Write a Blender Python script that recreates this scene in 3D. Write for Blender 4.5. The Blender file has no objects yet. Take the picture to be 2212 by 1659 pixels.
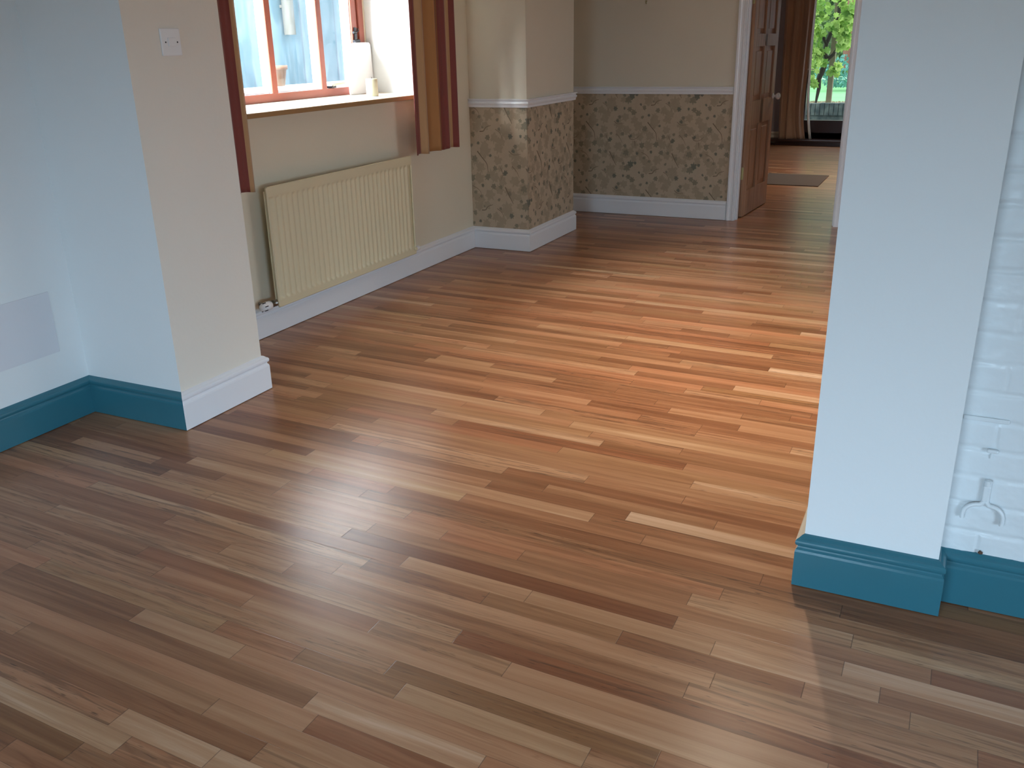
import bpy, bmesh, math, random
import numpy as np
from mathutils import Vector, Matrix, noise as mnoise

C = bpy.context.scene.collection
S = bpy.context.scene

# ------------------------------------------------------------------ camera
YAW, PITCH, ROLL, FOC = -0.45405641, -0.36135265, -0.02135485, 1956.90289
fw = Vector((math.sin(YAW)*math.cos(PITCH), math.cos(YAW)*math.cos(PITCH), math.sin(PITCH)))
r0 = Vector((math.cos(YAW), -math.sin(YAW), 0)); u0 = r0.cross(fw)
rt = r0*math.cos(ROLL) + u0*math.sin(ROLL); up = -r0*math.sin(ROLL) + u0*math.cos(ROLL)
cd = bpy.data.cameras.new('camera'); cam = bpy.data.objects.new('camera', cd); C.objects.link(cam)
m = Matrix((rt, up, -fw)).transposed().to_4x4(); m.translation = Vector((0, 0, 1.5)); cam.matrix_world = m
cd.sensor_fit = 'HORIZONTAL'; cd.sensor_width = 36; cd.lens = FOC/2212*36; cd.clip_start = 0.05; cd.clip_end = 200
S.camera = cam

# ------------------------------------------------------------------ world, lamps, exposure
W = bpy.data.worlds.new('world'); S.world = W; W.use_nodes = True
W.node_tree.nodes['Background'].inputs[0].default_value = (0.74, 0.88, 1.0, 1)
W.node_tree.nodes['Background'].inputs[1].default_value = 3.3
S.view_settings.view_transform = 'Standard'; S.view_settings.look = 'None'
S.view_settings.exposure = 0.0; S.view_settings.gamma = 1.0; S.view_settings.use_curve_mapping = False

def area(name, loc, target, sx, sy, power, color, portal=False, spread=180):
    l = bpy.data.lights.new(name, 'AREA'); l.shape = 'RECTANGLE'; l.size = sx; l.size_y = sy
    l.energy = power; l.color = color; l.spread = math.radians(spread)
    if portal: l.cycles.is_portal = True
    o = bpy.data.objects.new(name, l); C.objects.link(o); o.location = loc
    o.rotation_euler = (Vector(target)-Vector(loc)).to_track_quat('-Z', 'Y').to_euler()
    return o
# daylight: sky portals in the openings and patches of bright sky beyond them
area('portal_dining_window', (-3.93, 4.55, 1.7), (0, 4.55, 1.7), 2.1, 1.0, 1, (1, 1, 1), True)
area('portal_garden_window', (-1.2, 14.42, 1.2), (-1.2, 10, 1.2), 1.9, 2.1, 1, (1, 1, 1), True)
area('portal_back_window', (-0.85, -2.62, 0.85), (-0.85, 0, 0.85), 1.4, 1.4, 1, (1, 1, 1), True)
area('portal_side_window', (2.97, -0.95, 0.74), (0, -0.95, 0.74), 2.7, 1.05, 1, (1, 1, 1), True)
area('portal_dining_side_window', (2.97, 5.7, 1.5), (0, 5.7, 1.5), 2.2, 1.2, 1, (1, 1, 1), True)
area('skylight_dining_side', (5.4, 6.0, 3.0), (0, 5.2, 0.6), 3.0, 1.8, 140, (0.80, 0.90, 1.0))
area('skylight_dining', (-5.7, 2.2, 3.7), (-3.5, 4.9, 1.3), 2.2, 1.6, 1900, (0.88, 0.95, 1.0))
area('skylight_passage', (-6.1, 7.6, 4.3), (-3.4, 4.4, 1.5), 3.2, 3.0, 800, (0.88, 0.95, 1.0))
area('skylight_back', (-0.9, -5.2, 1.75), (-0.9, 0.5, 1.3), 3.0, 0.95, 350, (0.52, 0.77, 1.0))
area('skylight_side', (5.6, -1.6, 1.5), (-0.5, 1.0, 0.9), 4.0, 1.0, 470, (0.50, 0.75, 1.0))

# ------------------------------------------------------------------ helpers
def link(name, me, mats=None, parent=None):
    o = bpy.data.objects.new(name, me); C.objects.link(o)
    if mats is not None:
        for mt in (mats if isinstance(mats, (list, tuple)) else [mats]): me.materials.append(mt)
    if parent: o.parent = parent
    return o
def tag(o, label, cat, group=None, kind=None):
    o['label'] = label; o['category'] = cat
    if group: o['group'] = group
    if kind: o['kind'] = kind
    return o
def struct(o): o['kind'] = 'structure'; return o
def empty(name, loc):
    o = bpy.data.objects.new(name, None); C.objects.link(o); o.location = loc; o.empty_display_size = .05
    return o

class MB:
    """collects shapes into one mesh; coordinates are world, turned into the parent's frame on build"""
    def __init__(s): s.v = []; s.f = []; s.m = []; s.sm = []
    def add(s, vs, fs, mi=0, smooth=False):
        b = len(s.v); s.v += [tuple(v) for v in vs]
        for f in fs: s.f.append([b+i for i in f]); s.m.append(mi); s.sm.append(smooth)
    def box(s, x0, x1, y0, y1, z0, z1, mi=0, mats=None, bev=0):
        if bev:
            bm = bmesh.new(); bmesh.ops.create_cube(bm, size=1)
            for v in bm.verts: v.co = Vector(((x0+x1)/2+v.co.x*(x1-x0), (y0+y1)/2+v.co.y*(y1-y0), (z0+z1)/2+v.co.z*(z1-z0)))
            bmesh.ops.bevel(bm, geom=bm.edges[:], offset=bev, segments=2, profile=.5, affect='EDGES')
            bm.verts.index_update(); s.add([v.co for v in bm.verts], [[v.index for v in f.verts] for f in bm.faces], mi, False); bm.free(); return s
        v = [(x0,y0,z0),(x1,y0,z0),(x1,y1,z0),(x0,y1,z0),(x0,y0,z1),(x1,y0,z1),(x1,y1,z1),(x0,y1,z1)]
        fs = [(0,3,2,1),(4,5,6,7),(0,1,5,4),(1,2,6,5),(2,3,7,6),(3,0,4,7)]   # -z +z -y +x +y -x
        for i, f in enumerate(fs): 
            b = len(s.v)
            s.v += [v[k] for k in f]; s.f.append([b, b+1, b+2, b+3]); s.m.append(mats[i] if mats else mi); s.sm.append(False)
        return s
    def tube(s, pts, rad, n=12, mi=0, cap=True, smooth=True):
        pts = [Vector(p) for p in pts]; R = rad if isinstance(rad, (list, tuple)) else [rad]*len(pts)
        prev = None; rings = []
        for i, p in enumerate(pts):
            t = (pts[min(i+1, len(pts)-1)]-pts[max(i-1, 0)]).normalized()
            a = prev if prev is not None and abs(prev.dot(t)) < .95 else (Vector((0,0,1)) if abs(t.z) < .9 else Vector((1,0,0)))
            a = (a-t*a.dot(t)).normalized(); prev = a; b = t.cross(a)
            rings.append([p+(a*math.cos(2*math.pi*k/n)+b*math.sin(2*math.pi*k/n))*R[i] for k in range(n)])
        vs = [q for r in rings for q in r]; fs = []
        for i in range(len(pts)-1):
            for k in range(n): fs.append((i*n+k, i*n+(k+1) % n, (i+1)*n+(k+1) % n, (i+1)*n+k))
        s.add(vs, fs, mi, smooth)
        if cap: s.add(rings[0], [list(range(n))[::-1]], mi); s.add(rings[-1], [list(range(n))], mi)
        return s
    def lathe(s, c, axis, prof, n=24, mi=0):
        """prof: (distance along axis, radius)"""
        c = Vector(c); ax = Vector(axis).normalized()
        s.tube([c+ax*(p[0]+i*1e-6) for i, p in enumerate(prof)], [max(p[1], 1e-4) for p in prof], n, mi); return s
    def grid(s, P, mi=0, smooth=True):
        nu = len(P); nv = len(P[0]); s.add([q for r in P for q in r], [(i*nv+j, (i+1)*nv+j, (i+1)*nv+j+1, i*nv+j+1) for i in range(nu-1) for j in range(nv-1)], mi, smooth)
        return s
    def build(s, name, mats, parent=None, weld=False):
        me = bpy.data.meshes.new(name)
        off = Vector((0, 0, 0)); p = parent
        while p is not None: off += p.location; p = p.parent
        me.from_pydata([(v[0]-off.x, v[1]-off.y, v[2]-off.z) for v in s.v], [], s.f)
        me.polygons.foreach_set('material_index', s.m); me.polygons.foreach_set('use_smooth', s.sm); me.update()
        return link(name, me, mats, parent)

def sweep(path, prof, i0, i1, name, mat, parent=None, caps=True):
    """sweep profile (depth, z) along wall corners path[i0..i1]; the room is on the right of the direction; mitred corners"""
    P = [Vector(p) for p in path]; mit = []
    for i, p in enumerate(P):
        ns = []
        if i > 0: d = (P[i]-P[i-1]).normalized(); ns.append(Vector((d.y, -d.x)))
        if i < len(P)-1: d = (P[i+1]-P[i]).normalized(); ns.append(Vector((d.y, -d.x)))
        if len(ns) == 1: mit.append(ns[0])
        else: q = ns[0]+ns[1]; mit.append(q/(1+ns[0].dot(ns[1])))
    b = MB(); n = len(prof)
    for i in range(i0, i1):
        vs = []
        for k in (i, i+1):
            for d, z in prof: q = P[k]+mit[k]*d; vs.append((q.x, q.y, z))
        b.add(vs, [(j, j+1, n+j+1, n+j) for j in range(n-1)])
    if caps:
        for k, rev in ((i0, False), (i1, True)):
            vs = [(P[k].x+mit[k].x*d, P[k].y+mit[k].y*d, z) for d, z in prof]+[(P[k].x, P[k].y, prof[0][1])]
            f = list(range(len(vs))); b.add(vs, [f[::-1] if rev else f])
    return b.build(name, mat, parent)

# ------------------------------------------------------------------ materials
def nt(name):
    mt = bpy.data.materials.new(name); mt.use_nodes = True
    return mt, mt.node_tree, mt.node_tree.nodes, mt.node_tree.links, mt.node_tree.nodes['Principled BSDF']
def paint(name, col, rough=.6, bump=.0, bscale=40., var=.0, vscale=3., spec=.5, metal=0., coat=0.):
    mt, t, N, L, B = nt(name)
    B.inputs['Base Color'].default_value = (*col, 1); B.inputs['Roughness'].default_value = rough
    B.inputs['Specular IOR Level'].default_value = spec; B.inputs['Metallic'].default_value = metal
    if coat: B.inputs['Coat Weight'].default_value = coat; B.inputs['Coat Roughness'].default_value = .15
    tc = N.new('ShaderNodeTexCoord')
    if var:
        n = N.new('ShaderNodeTexNoise'); n.inputs['Scale'].default_value = vscale; n.inputs['Detail'].default_value = 5
        L.new(tc.outputs['Object'], n.inputs['Vector'])
        mx = N.new('ShaderNodeMix'); mx.data_type = 'RGBA'
        mx.inputs[6].default_value = (*[c*(1-var) for c in col], 1); mx.inputs[7].default_value = (*[min(1, c*(1+var)) for c in col], 1)
        L.new(n.outputs['Fac'], mx.inputs[0]); L.new(mx.outputs[2], B.inputs['Base Color'])
    if bump:
        n2 = N.new('ShaderNodeTexNoise'); n2.inputs['Scale'].default_value = bscale; n2.inputs['Detail'].default_value = 6
        L.new(tc.outputs['Object'], n2.inputs['Vector'])
        bp = N.new('ShaderNodeBump'); bp.inputs['Strength'].default_value = bump; bp.inputs['Distance'].default_value = .004
        L.new(n2.outputs['Fac'], bp.inputs['Height']); L.new(bp.outputs['Normal'], B.inputs['Normal'])
    return mt
M = {}
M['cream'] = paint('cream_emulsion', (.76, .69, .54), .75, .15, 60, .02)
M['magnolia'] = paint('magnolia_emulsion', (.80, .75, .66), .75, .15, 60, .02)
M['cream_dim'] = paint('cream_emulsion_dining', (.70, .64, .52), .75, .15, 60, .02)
M['white_wall'] = paint('white_emulsion', (.78, .80, .80), .7, .15, 60, .015)
M['gloss_white'] = paint('white_gloss_paint', (.82, .83, .86), .28, .05, 30)
M['teal'] = paint('teal_gloss_paint', (.032, .150, .196), .16, .12, 22, .06, 6)
M['ceiling'] = paint('ceiling_white', (.80, .78, .74), .8)
M['rad'] = paint('radiator_cream', (.72, .64, .43), .35, .03, 50)
M['chrome'] = paint('tarnished_chrome', (.35, .33, .30), .3, metal=1)
M['plastic'] = paint('white_plastic', (.84, .84, .84), .3)
M['black'] = paint('black_iron', (.02, .02, .025), .35)
M['frame_red'] = paint('red_brown_wood_paint', (.36, .10, .065), .35, .1, 20, .1, 5)
M['sill_top'] = paint('glare_pale_sill', (.80, .72, .60), .3, .05, 20, .05)  # wood top coloured pale: window glare painted into the base colour
M['sill_edge'] = paint('varnished_sill_edge', (.38, .22, .09), .35, .05, 20, .15, 12)
M['wax'] = paint('candle_wax', (.52, .50, .36), .5, .2, 30)
M['brass'] = paint('aged_brass', (.50, .42, .20), .35, metal=.8)
M['ceramic'] = paint('white_ceramic', (.82, .82, .80), .12)
M['pine'] = paint('pine', (.40, .21, .11), .4, .1, 20)
M['grey_wall'] = paint('lilac_grey_emulsion', (.40, .38, .42), .8, .1, 60)
M['darkwood'] = paint('dark_stained_wood', (.045, .018, .015), .35, .1, 20)
M['mat'] = paint('door_mat', (.13, .10, .085), .9, .8, 300, .1, 60)
M['outwall'] = paint('blue_grey_render', (.13, .215, .26), .8, .3, 12, .35, 1.6)
M['outwhite'] = paint('white_render', (.75, .78, .80), .8)
M['pot'] = paint('terracotta', (.20, .10, .06), .8, .2, 20)
M['pipe'] = paint('grey_pipe', (.15, .145, .125), .7)
M['lampglass'] = paint('lamp_brass', (.6, .5, .3), .3, metal=1)
M['soil'] = paint('leaf_litter', (.30, .24, .13), .9, .8, 20, .5, 14)
M['bark'] = paint('vine_bark', (.045, .032, .022), .9, .9, 60, .3, 30)
M['postwood'] = paint('weathered_post', (.24, .20, .12), .85, .4, 30, .2, 10)
M['redbark'] = paint('red_brown_trunk', (.20, .085, .055), .9, .5, 20, .2, 8)
M['paving'] = paint('damp_paving', (.20, .25, .23), .5, .3, 12, .2, 3)

# brushed pine door: grain along z
def pine():
    mt, t, N, L, B = nt('pine_door'); tc = N.new('ShaderNodeTexCoord'); mp = N.new('ShaderNodeMapping')
    mp.inputs['Scale'].default_value = (30, 30, 1.6); n = N.new('ShaderNodeTexNoise'); n.inputs['Scale'].default_value = 1.2; n.inputs['Detail'].default_value = 6; n.inputs['Distortion'].default_value = .6
    L.new(tc.outputs['Object'], mp.inputs[0]); L.new(mp.outputs[0], n.inputs['Vector'])
    r = N.new('ShaderNodeValToRGB'); r.color_ramp.elements[0].position = .3; r.color_ramp.elements[0].color = (.30, .15, .08, 1)
    r.color_ramp.elements[1].position = .75; r.color_ramp.elements[1].color = (.48, .27, .15, 1)
    L.new(n.outputs['Fac'], r.inputs[0]); L.new(r.outputs[0], B.inputs['Base Color']); B.inputs['Roughness'].default_value = .4
    return mt
M['pine'] = pine()

def striped(name, stops, period, rough=.65, var=.25):
    """fabric with vertical stripes along the cloth's own width (UV u, metres)"""
    mt, t, N, L, B = nt(name); uv = N.new('ShaderNodeUVMap'); sp = N.new('ShaderNodeSeparateXYZ'); L.new(uv.outputs[0], sp.inputs[0])
    d = N.new('ShaderNodeMath'); d.operation = 'DIVIDE'; d.inputs[1].default_value = period; L.new(sp.outputs[0], d.inputs[0])
    fr = N.new('ShaderNodeMath'); fr.operation = 'FRACT'; L.new(d.outputs[0], fr.inputs[0])
    r = N.new('ShaderNodeValToRGB'); r.color_ramp.interpolation = 'CONSTANT'; e = r.color_ramp.elements
    e[0].position = 0; e[0].color = (*stops[0][1], 1); e[1].position = stops[1][0]; e[1].color = (*stops[1][1], 1)
    for p, c in stops[2:]: q = e.new(p); q.color = (*c, 1)
    L.new(fr.outputs[0], r.inputs[0])
    wv = N.new('ShaderNodeTexNoise'); wv.inputs['Scale'].default_value = 900; L.new(uv.outputs[0], wv.inputs['Vector'])
    bp = N.new('ShaderNodeBump'); bp.inputs['Strength'].default_value = .15; bp.inputs['Distance'].default_value = .001
    L.new(wv.outputs['Fac'], bp.inputs['Height']); L.new(bp.outputs['Normal'], B.inputs['Normal'])
    L.new(r.outputs[0], B.inputs['Base Color']); B.inputs['Roughness'].default_value = rough
    B.inputs['Sheen Weight'].default_value = .3
    tr = N.new('ShaderNodeBsdfTranslucent'); L.new(r.outputs[0], tr.inputs[0]); mx = N.new('ShaderNodeMixShader'); mx.inputs[0].default_value = .06
    out = N['Material Output']; L.new(B.outputs[0], mx.inputs[1]); L.new(tr.outputs[0], mx.inputs[2]); L.new(mx.outputs[0], out.inputs[0])
    return mt
CR = (.21, .036, .026); GO = (.42, .19, .055); TN = (.50, .30, .14); BR = (.28, .11, .03)
M['curtain'] = striped('striped_curtain_cloth', [(0, CR), (.20, TN), (.37, CR), (.52, GO), (.74, CR), (.86, BR)], .47)
M['curtain_far'] = striped('peach_curtain_cloth', [(0, (.52, .37, .27)), (.5, (.46, .31, .22))], .5, .45)
M['lining'] = paint('curtain_lining', (.75, .74, .70), .6)

def glass(name, dirt=.06, tint=(1, 1, 1)):
    mt, t, N, L, B = nt(name); N.remove(B); out = N['Material Output']
    tr = N.new('ShaderNodeBsdfTransparent'); tr.inputs[0].default_value = (*tint, 1)
    gl = N.new('ShaderNodeBsdfGlossy'); gl.inputs['Roughness'].default_value = .02
    fr = N.new('ShaderNodeFresnel'); fr.inputs[0].default_value = 1.45
    ge = N.new('ShaderNodeNewGeometry'); inv = N.new('ShaderNodeMath'); inv.operation = 'SUBTRACT'; inv.inputs[0].default_value = 1; L.new(ge.outputs['Backfacing'], inv.inputs[1])
    fm = N.new('ShaderNodeMath'); fm.operation = 'MULTIPLY'; L.new(fr.outputs[0], fm.inputs[0]); L.new(inv.outputs[0], fm.inputs[1])
    m1 = N.new('ShaderNodeMixShader'); L.new(fm.outputs[0], m1.inputs[0]); L.new(tr.outputs[0], m1.inputs[1]); L.new(gl.outputs[0], m1.inputs[2])
    df = N.new('ShaderNodeBsdfDiffuse'); df.inputs[0].default_value = (.8, .85, .9, 1)
    tl = N.new('ShaderNodeBsdfTranslucent'); tl.inputs[0].default_value = (.75, .85, .95, 1); ad = N.new('ShaderNodeMixShader'); L.new(df.outputs[0], ad.inputs[1]); L.new(tl.outputs[0], ad.inputs[2])
    tc = N.new('ShaderNodeTexCoord'); mp = N.new('ShaderNodeMapping'); mp.inputs['Scale'].default_value = (3, 5, 1.6)
    n = N.new('ShaderNodeTexNoise'); n.inputs['Scale'].default_value = 2.2; n.inputs['Detail'].default_value = 6; n.inputs['Distortion'].default_value = 1.5
    L.new(tc.outputs['Object'], mp.inputs[0]); L.new(mp.outputs[0], n.inputs['Vector'])
    mr = N.new('ShaderNodeMapRange'); mr.inputs[1].default_value = .42; mr.inputs[2].default_value = .75; mr.inputs[3].default_value = dirt*.3; mr.inputs[4].default_value = dirt*3
    L.new(n.outputs['Fac'], mr.inputs[0])
    m2 = N.new('ShaderNodeMixShader'); L.new(mr.outputs[0], m2.inputs[0]); L.new(m1.outputs[0], m2.inputs[1]); L.new(ad.outputs[0], m2.inputs[2])
    L.new(m2.outputs[0], out.inputs[0]); return mt
M['glass'] = glass('dusty_window_glass', .014)
M['glass_clean'] = glass('garden_window_glass', .003)

def leafmat(name, c1, c2, tl=.5):
    mt, t, N, L, B = nt(name); out = N['Material Output']
    at = N.new('ShaderNodeAttribute'); at.attribute_name = 'rnd'
    mx = N.new('ShaderNodeMix'); mx.data_type = 'RGBA'; mx.inputs[6].default_value = (*c1, 1); mx.inputs[7].default_value = (*c2, 1)
    L.new(at.outputs['Fac'], mx.inputs[0]); L.new(mx.outputs[2], B.inputs['Base Color']); B.inputs['Roughness'].default_value = .5
    tr = N.new('ShaderNodeBsdfTranslucent'); L.new(mx.outputs[2], tr.inputs[0]); ms = N.new('ShaderNodeMixShader'); ms.inputs[0].default_value = tl
    L.new(B.outputs[0], ms.inputs[1]); L.new(tr.outputs[0], ms.inputs[2]); L.new(ms.outputs[0], out.inputs[0]); return mt
M['vine'] = leafmat('vine_leaf', (.16, .32, .05), (.58, .74, .20))
M['shrub'] = leafmat('blue_green_leaf', (.08, .24, .20), (.22, .50, .42), .3)
M['hedge'] = leafmat('hedge_leaf', (.08, .14, .05), (.34, .44, .18), .4)
M['grass'] = leafmat('grass', (.20, .46, .18), (.28, .56, .24), .2)

# ------------------------------------------------------------------ floor
PW, SL, OFF = .0632, -.037, -.0055
def px2floor(px, py):
    d = fw + rt*((px-1106)/FOC) - up*((py-829.5)/FOC); t = -1.5/d.z
    return d.x*t, d.y*t
def crop(ox, oy, s, pts): return [(ox+p[0]*s, oy+p[1]*s)+tuple(p[2:]) for p in pts]
J = []; T = []   # board ends, board tones (lightness -1..1, redness)
a = 550/2212
J += crop(1300, 1250, a, [(765,170),(640,375),(965,600),(168,500),(962,882),(1745,975),(735,960),(1380,28),(485,1560)])
T += crop(1300, 1250, a, [(300,270,-.9,.8),(1200,760,-.45,.5),(600,760,.5,.3),(1300,950,.25,0),(300,850,-.15,.2),(1300,1150,.4,.4),(1500,770,.55,.2),(400,480,.35,0),(900,400,.3,.2),(1700,590,-.1,.2),(1600,430,.6,0),(100,1420,-.4,-.4),(700,1580,-.35,.6),(400,1400,.4,.2)])
a = 512/2212
J += crop(1700, 1300, a, [(607,375),(520,635),(863,880),(1145,1130),(1780,1450)])
T += crop(1700, 1300, a, [(400,300,.5,0),(900,440,.35,-.2),(1000,570,-.1,0),(1500,870,.95,.3),(300,570,0,-.2),(700,840,.4,-.2),(1500,1020,-.25,.2),(1600,1210,.45,-.1),(1500,1400,.05,0),(1700,330,-.6,0),(1900,410,.2,-.1),(2000,650,.1,0),(600,1120,-.35,-.2),(500,1200,.35,.2)])
a = 600/2212
J += crop(750, 1250, a, [(1105,145),(1450,130),(210,380),(880,455),(1280,715),(340,705),(2170,460),(440,870)])
T += crop(750, 1250, a, [(700,90,-.45,.3),(1250,140,.6,.1),(1800,230,.5,.1),(1900,130,-.7,.5),(600,340,.4,0),(1300,330,.3,-.1),(1400,570,-.55,.9),(900,570,.2,0),(1000,800,-.1,.5),(150,600,.25,.1),(1000,900,-.4,-.4),(1600,1010,.45,.3),(300,990,.3,.5),(1700,1250,0,0),(700,1250,-.35,.1)])
J += crop(0, 1300, a, [(1075,120),(1880,410),(925,930),(1730,1205)])
T += crop(0, 1300, a, [(1500,270,.55,0),(1300,330,-.4,0),(600,220,.3,.5),(1800,660,.3,.5),(700,480,0,0),(550,640,-.3,.2),(600,740,.25,.5),(1300,1020,.6,.1),(1900,1250,.65,.1),(300,970,-.6,-.4),(100,400,-.35,.6),(400,1150,.05,-.2),(600,1260,-.35,0)])
a = 800/2212
J += crop(0, 900, a, [(985,335),(1135,262),(1720,395),(320,545),(830,815),(930,935),(1340,790),(2080,700),(800,1195),(1415,1415),(1480,1100),(220,900)])
T += crop(0, 900, a, [(700,270,-.6,-.1),(1400,320,.55,0),(1500,270,-.25,0),(400,240,.45,-.2),(900,440,-.45,.5),(1600,610,-.4,.4),(1100,390,.3,0),(1500,500,.4,0),(900,620,-.2,.2),(500,620,.35,-.1),(150,480,.3,0),(200,620,-.35,0),(1100,880,-.35,.6),(600,770,.1,0),(1200,970,.2,.5),(500,1090,-.45,0),(1900,790,.5,-.1)])
J += crop(600, 900, a, [(515,455),(680,435),(620,155),(1600,425),(1690,195),(560,660),(410,695),(550,855),(350,915),(760,860),(1240,1080),(1500,1070),(1075,1310),(575,1260),(2050,1310),(670,1500),(1370,1505),(2200,720),(2095,590)])
T += crop(600, 900, a, [(1300,350,-.75,0),(700,160,.4,.1),(1400,520,.5,0),(300,460,.4,0),(700,510,-.3,0),(1300,620,-.5,.3),(1000,800,-.6,.4),(900,910,.6,.1),(350,680,.6,-.1),(700,700,-.4,.3),(1800,780,-.2,.2),(1000,1000,-.5,.3)])
a = 560/2212
J += crop(1200, 900, a, [(1570,105),(1205,148),(1075,295),(1100,430),(1100,700),(620,842),(750,1045),(1760,1400),(2005,295),(300,150),(45,285),(1155,1530)])
T += crop(1200, 900, a, [(1200,60,-.5,.3),(1800,130,.3,.2),(1600,360,.6,-.1),(1500,430,-.5,-.1),(900,380,-.5,.8),(1300,450,.2,.3),(500,420,.1,-.1),(1500,720,.0,0),(1200,850,-.45,.3),(1200,950,.95,0),(1300,1080,-.35,.2),(400,970,-.1,.3),(300,980,.6,.1),(1000,1280,-.55,.3),(1900,1250,-.3,.3)])
a = 600/2212
J += crop(600, 640, a, [(1235,920),(1485,860),(265,620),(620,1130),(810,1175),(1105,380)])
T += crop(600, 640, a, [(1500,950,.55,.1),(1000,870,-.4,.1),(1600,1010,-.6,.5),(1200,760,.5,0),(150,600,-.5,.1),(540,390,-.5,0),(1500,540,.35,0),(1100,260,.35,0),(1800,560,-.3,.2)])
a = 320/1475
J += crop(1500, 640, a, [(95,145),(790,225),(780,600),(745,725),(1060,365),(395,910),(905,890),(1165,1190),(450,1320),(470,1200),(960,1535),(20,1370),(630,245)])
T += crop(1500, 640, a, [(450,180,.85,-.1),(600,570,.65,-.1),(1000,750,.95,0),(1180,375,.85,0),(700,940,.55,0),(300,890,-.4,.3),(300,1290,-.45,.4),(900,1330,.2,.2),(600,1090,-.45,0)])
a = 800/2212
J += crop(1000, 450, a, [(870,410),(905,465),(1235,450),(980,770),(870,820),(1035,985),(1230,825),(1310,720),(1650,1310),(1395,1340),(765,1350),(590,1440),(650,1285),(160,950),(1160,1150)])
T += crop(1000, 450, a, [(700,400,-.45,.3),(1100,490,.55,-.1),(700,760,-.4,0),(600,810,-.35,0),(950,960,.6,.2),(1300,1030,-.35,.2),(1500,850,.5,0),(500,1040,-.4,.3),(1400,1180,-.4,.2)])

def build_floor():
    rnd = random.Random(7); jr = {}; tr_ = {}
    for px, py in J:
        x, y = px2floor(px, py); r = math.floor((y-SL*x-OFF)/PW); jr.setdefault(r, []).append(x)
    for px, py, t, h in T:
        x, y = px2floor(px, py); r = math.floor((y-SL*x-OFF)/PW); tr_.setdefault(r, []).append((x, t, h))
    X0, X1, Y0, Y1 = -3.9, 3.1, -3.0, 14.45
    V = []; Fc = []; UV = []; AT = []
    for r in range(int((Y0-OFF)/PW)-2, int((Y1-OFF)/PW)+3):
        js = sorted(jr.get(r, [])); obs = js[:]
        keep = []
        for x in js:
            if not keep or x-keep[-1] > .06: keep.append(x)
        js = keep
        pts = [X0]+js+[X1]; out = [X0]
        for p, q in zip(pts[:-1], pts[1:]):
            c = p
            while True:
                ln = rnd.choice([.3, .5, .7, .85, 1.0, 1.2, 1.5])*rnd.uniform(.85, 1.15)
                if c == p and p == X0: ln *= rnd.uniform(.2, 1)
                smp = [s for s in tr_.get(r, []) if c-.25 < s[0] < c+ln+.25]
                if smp and q-c < 1.7: break
                if c+ln > q-.22: break
                # never cut where a board is known to run on
                if any(abs(s[0]-(c+ln)) < .28 for s in tr_.get(r, [])): ln += .4
                if c+ln > q-.22: break
                c += ln; out.append(c)
            out.append(q)
        for p, q in zip(out[:-1], out[1:]):
            if q-p < .01: continue
            smp = [s for s in tr_.get(r, []) if p-.01 <= s[0] <= q+.01]
            if smp: t, h = smp[0][1], smp[0][2]
            else: t = max(-.95, min(.9, rnd.gauss(.02, .33))); h = rnd.gauss(.28, .3)
            v0 = OFF+r*PW; v1 = v0+PW; b = len(V)
            for (x, v, lu, lv) in ((p, v0, 0, 0), (q, v0, q-p, 0), (q, v1, q-p, PW), (p, v1, 0, PW)):
                V.append((x, v+SL*x, 0)); UV.append((lu, lv))
            Fc.append((b, b+1, b+2, b+3)); sd = rnd.random(); AT += [((t+1)/2, (h+1)/2, sd, (q-p)/4)]*4
    me = bpy.data.meshes.new('floor'); me.from_pydata(V, [], Fc)
    uv = me.uv_layers.new(name='UVMap'); uv.data.foreach_set('uv', [c for p in UV for c in p])
    at = me.attributes.new('plank', 'FLOAT_COLOR', 'POINT'); at.data.foreach_set('color', [c for p in AT for c in p])
    o = link('floor', me, floor_mat()); return struct(o)

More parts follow.
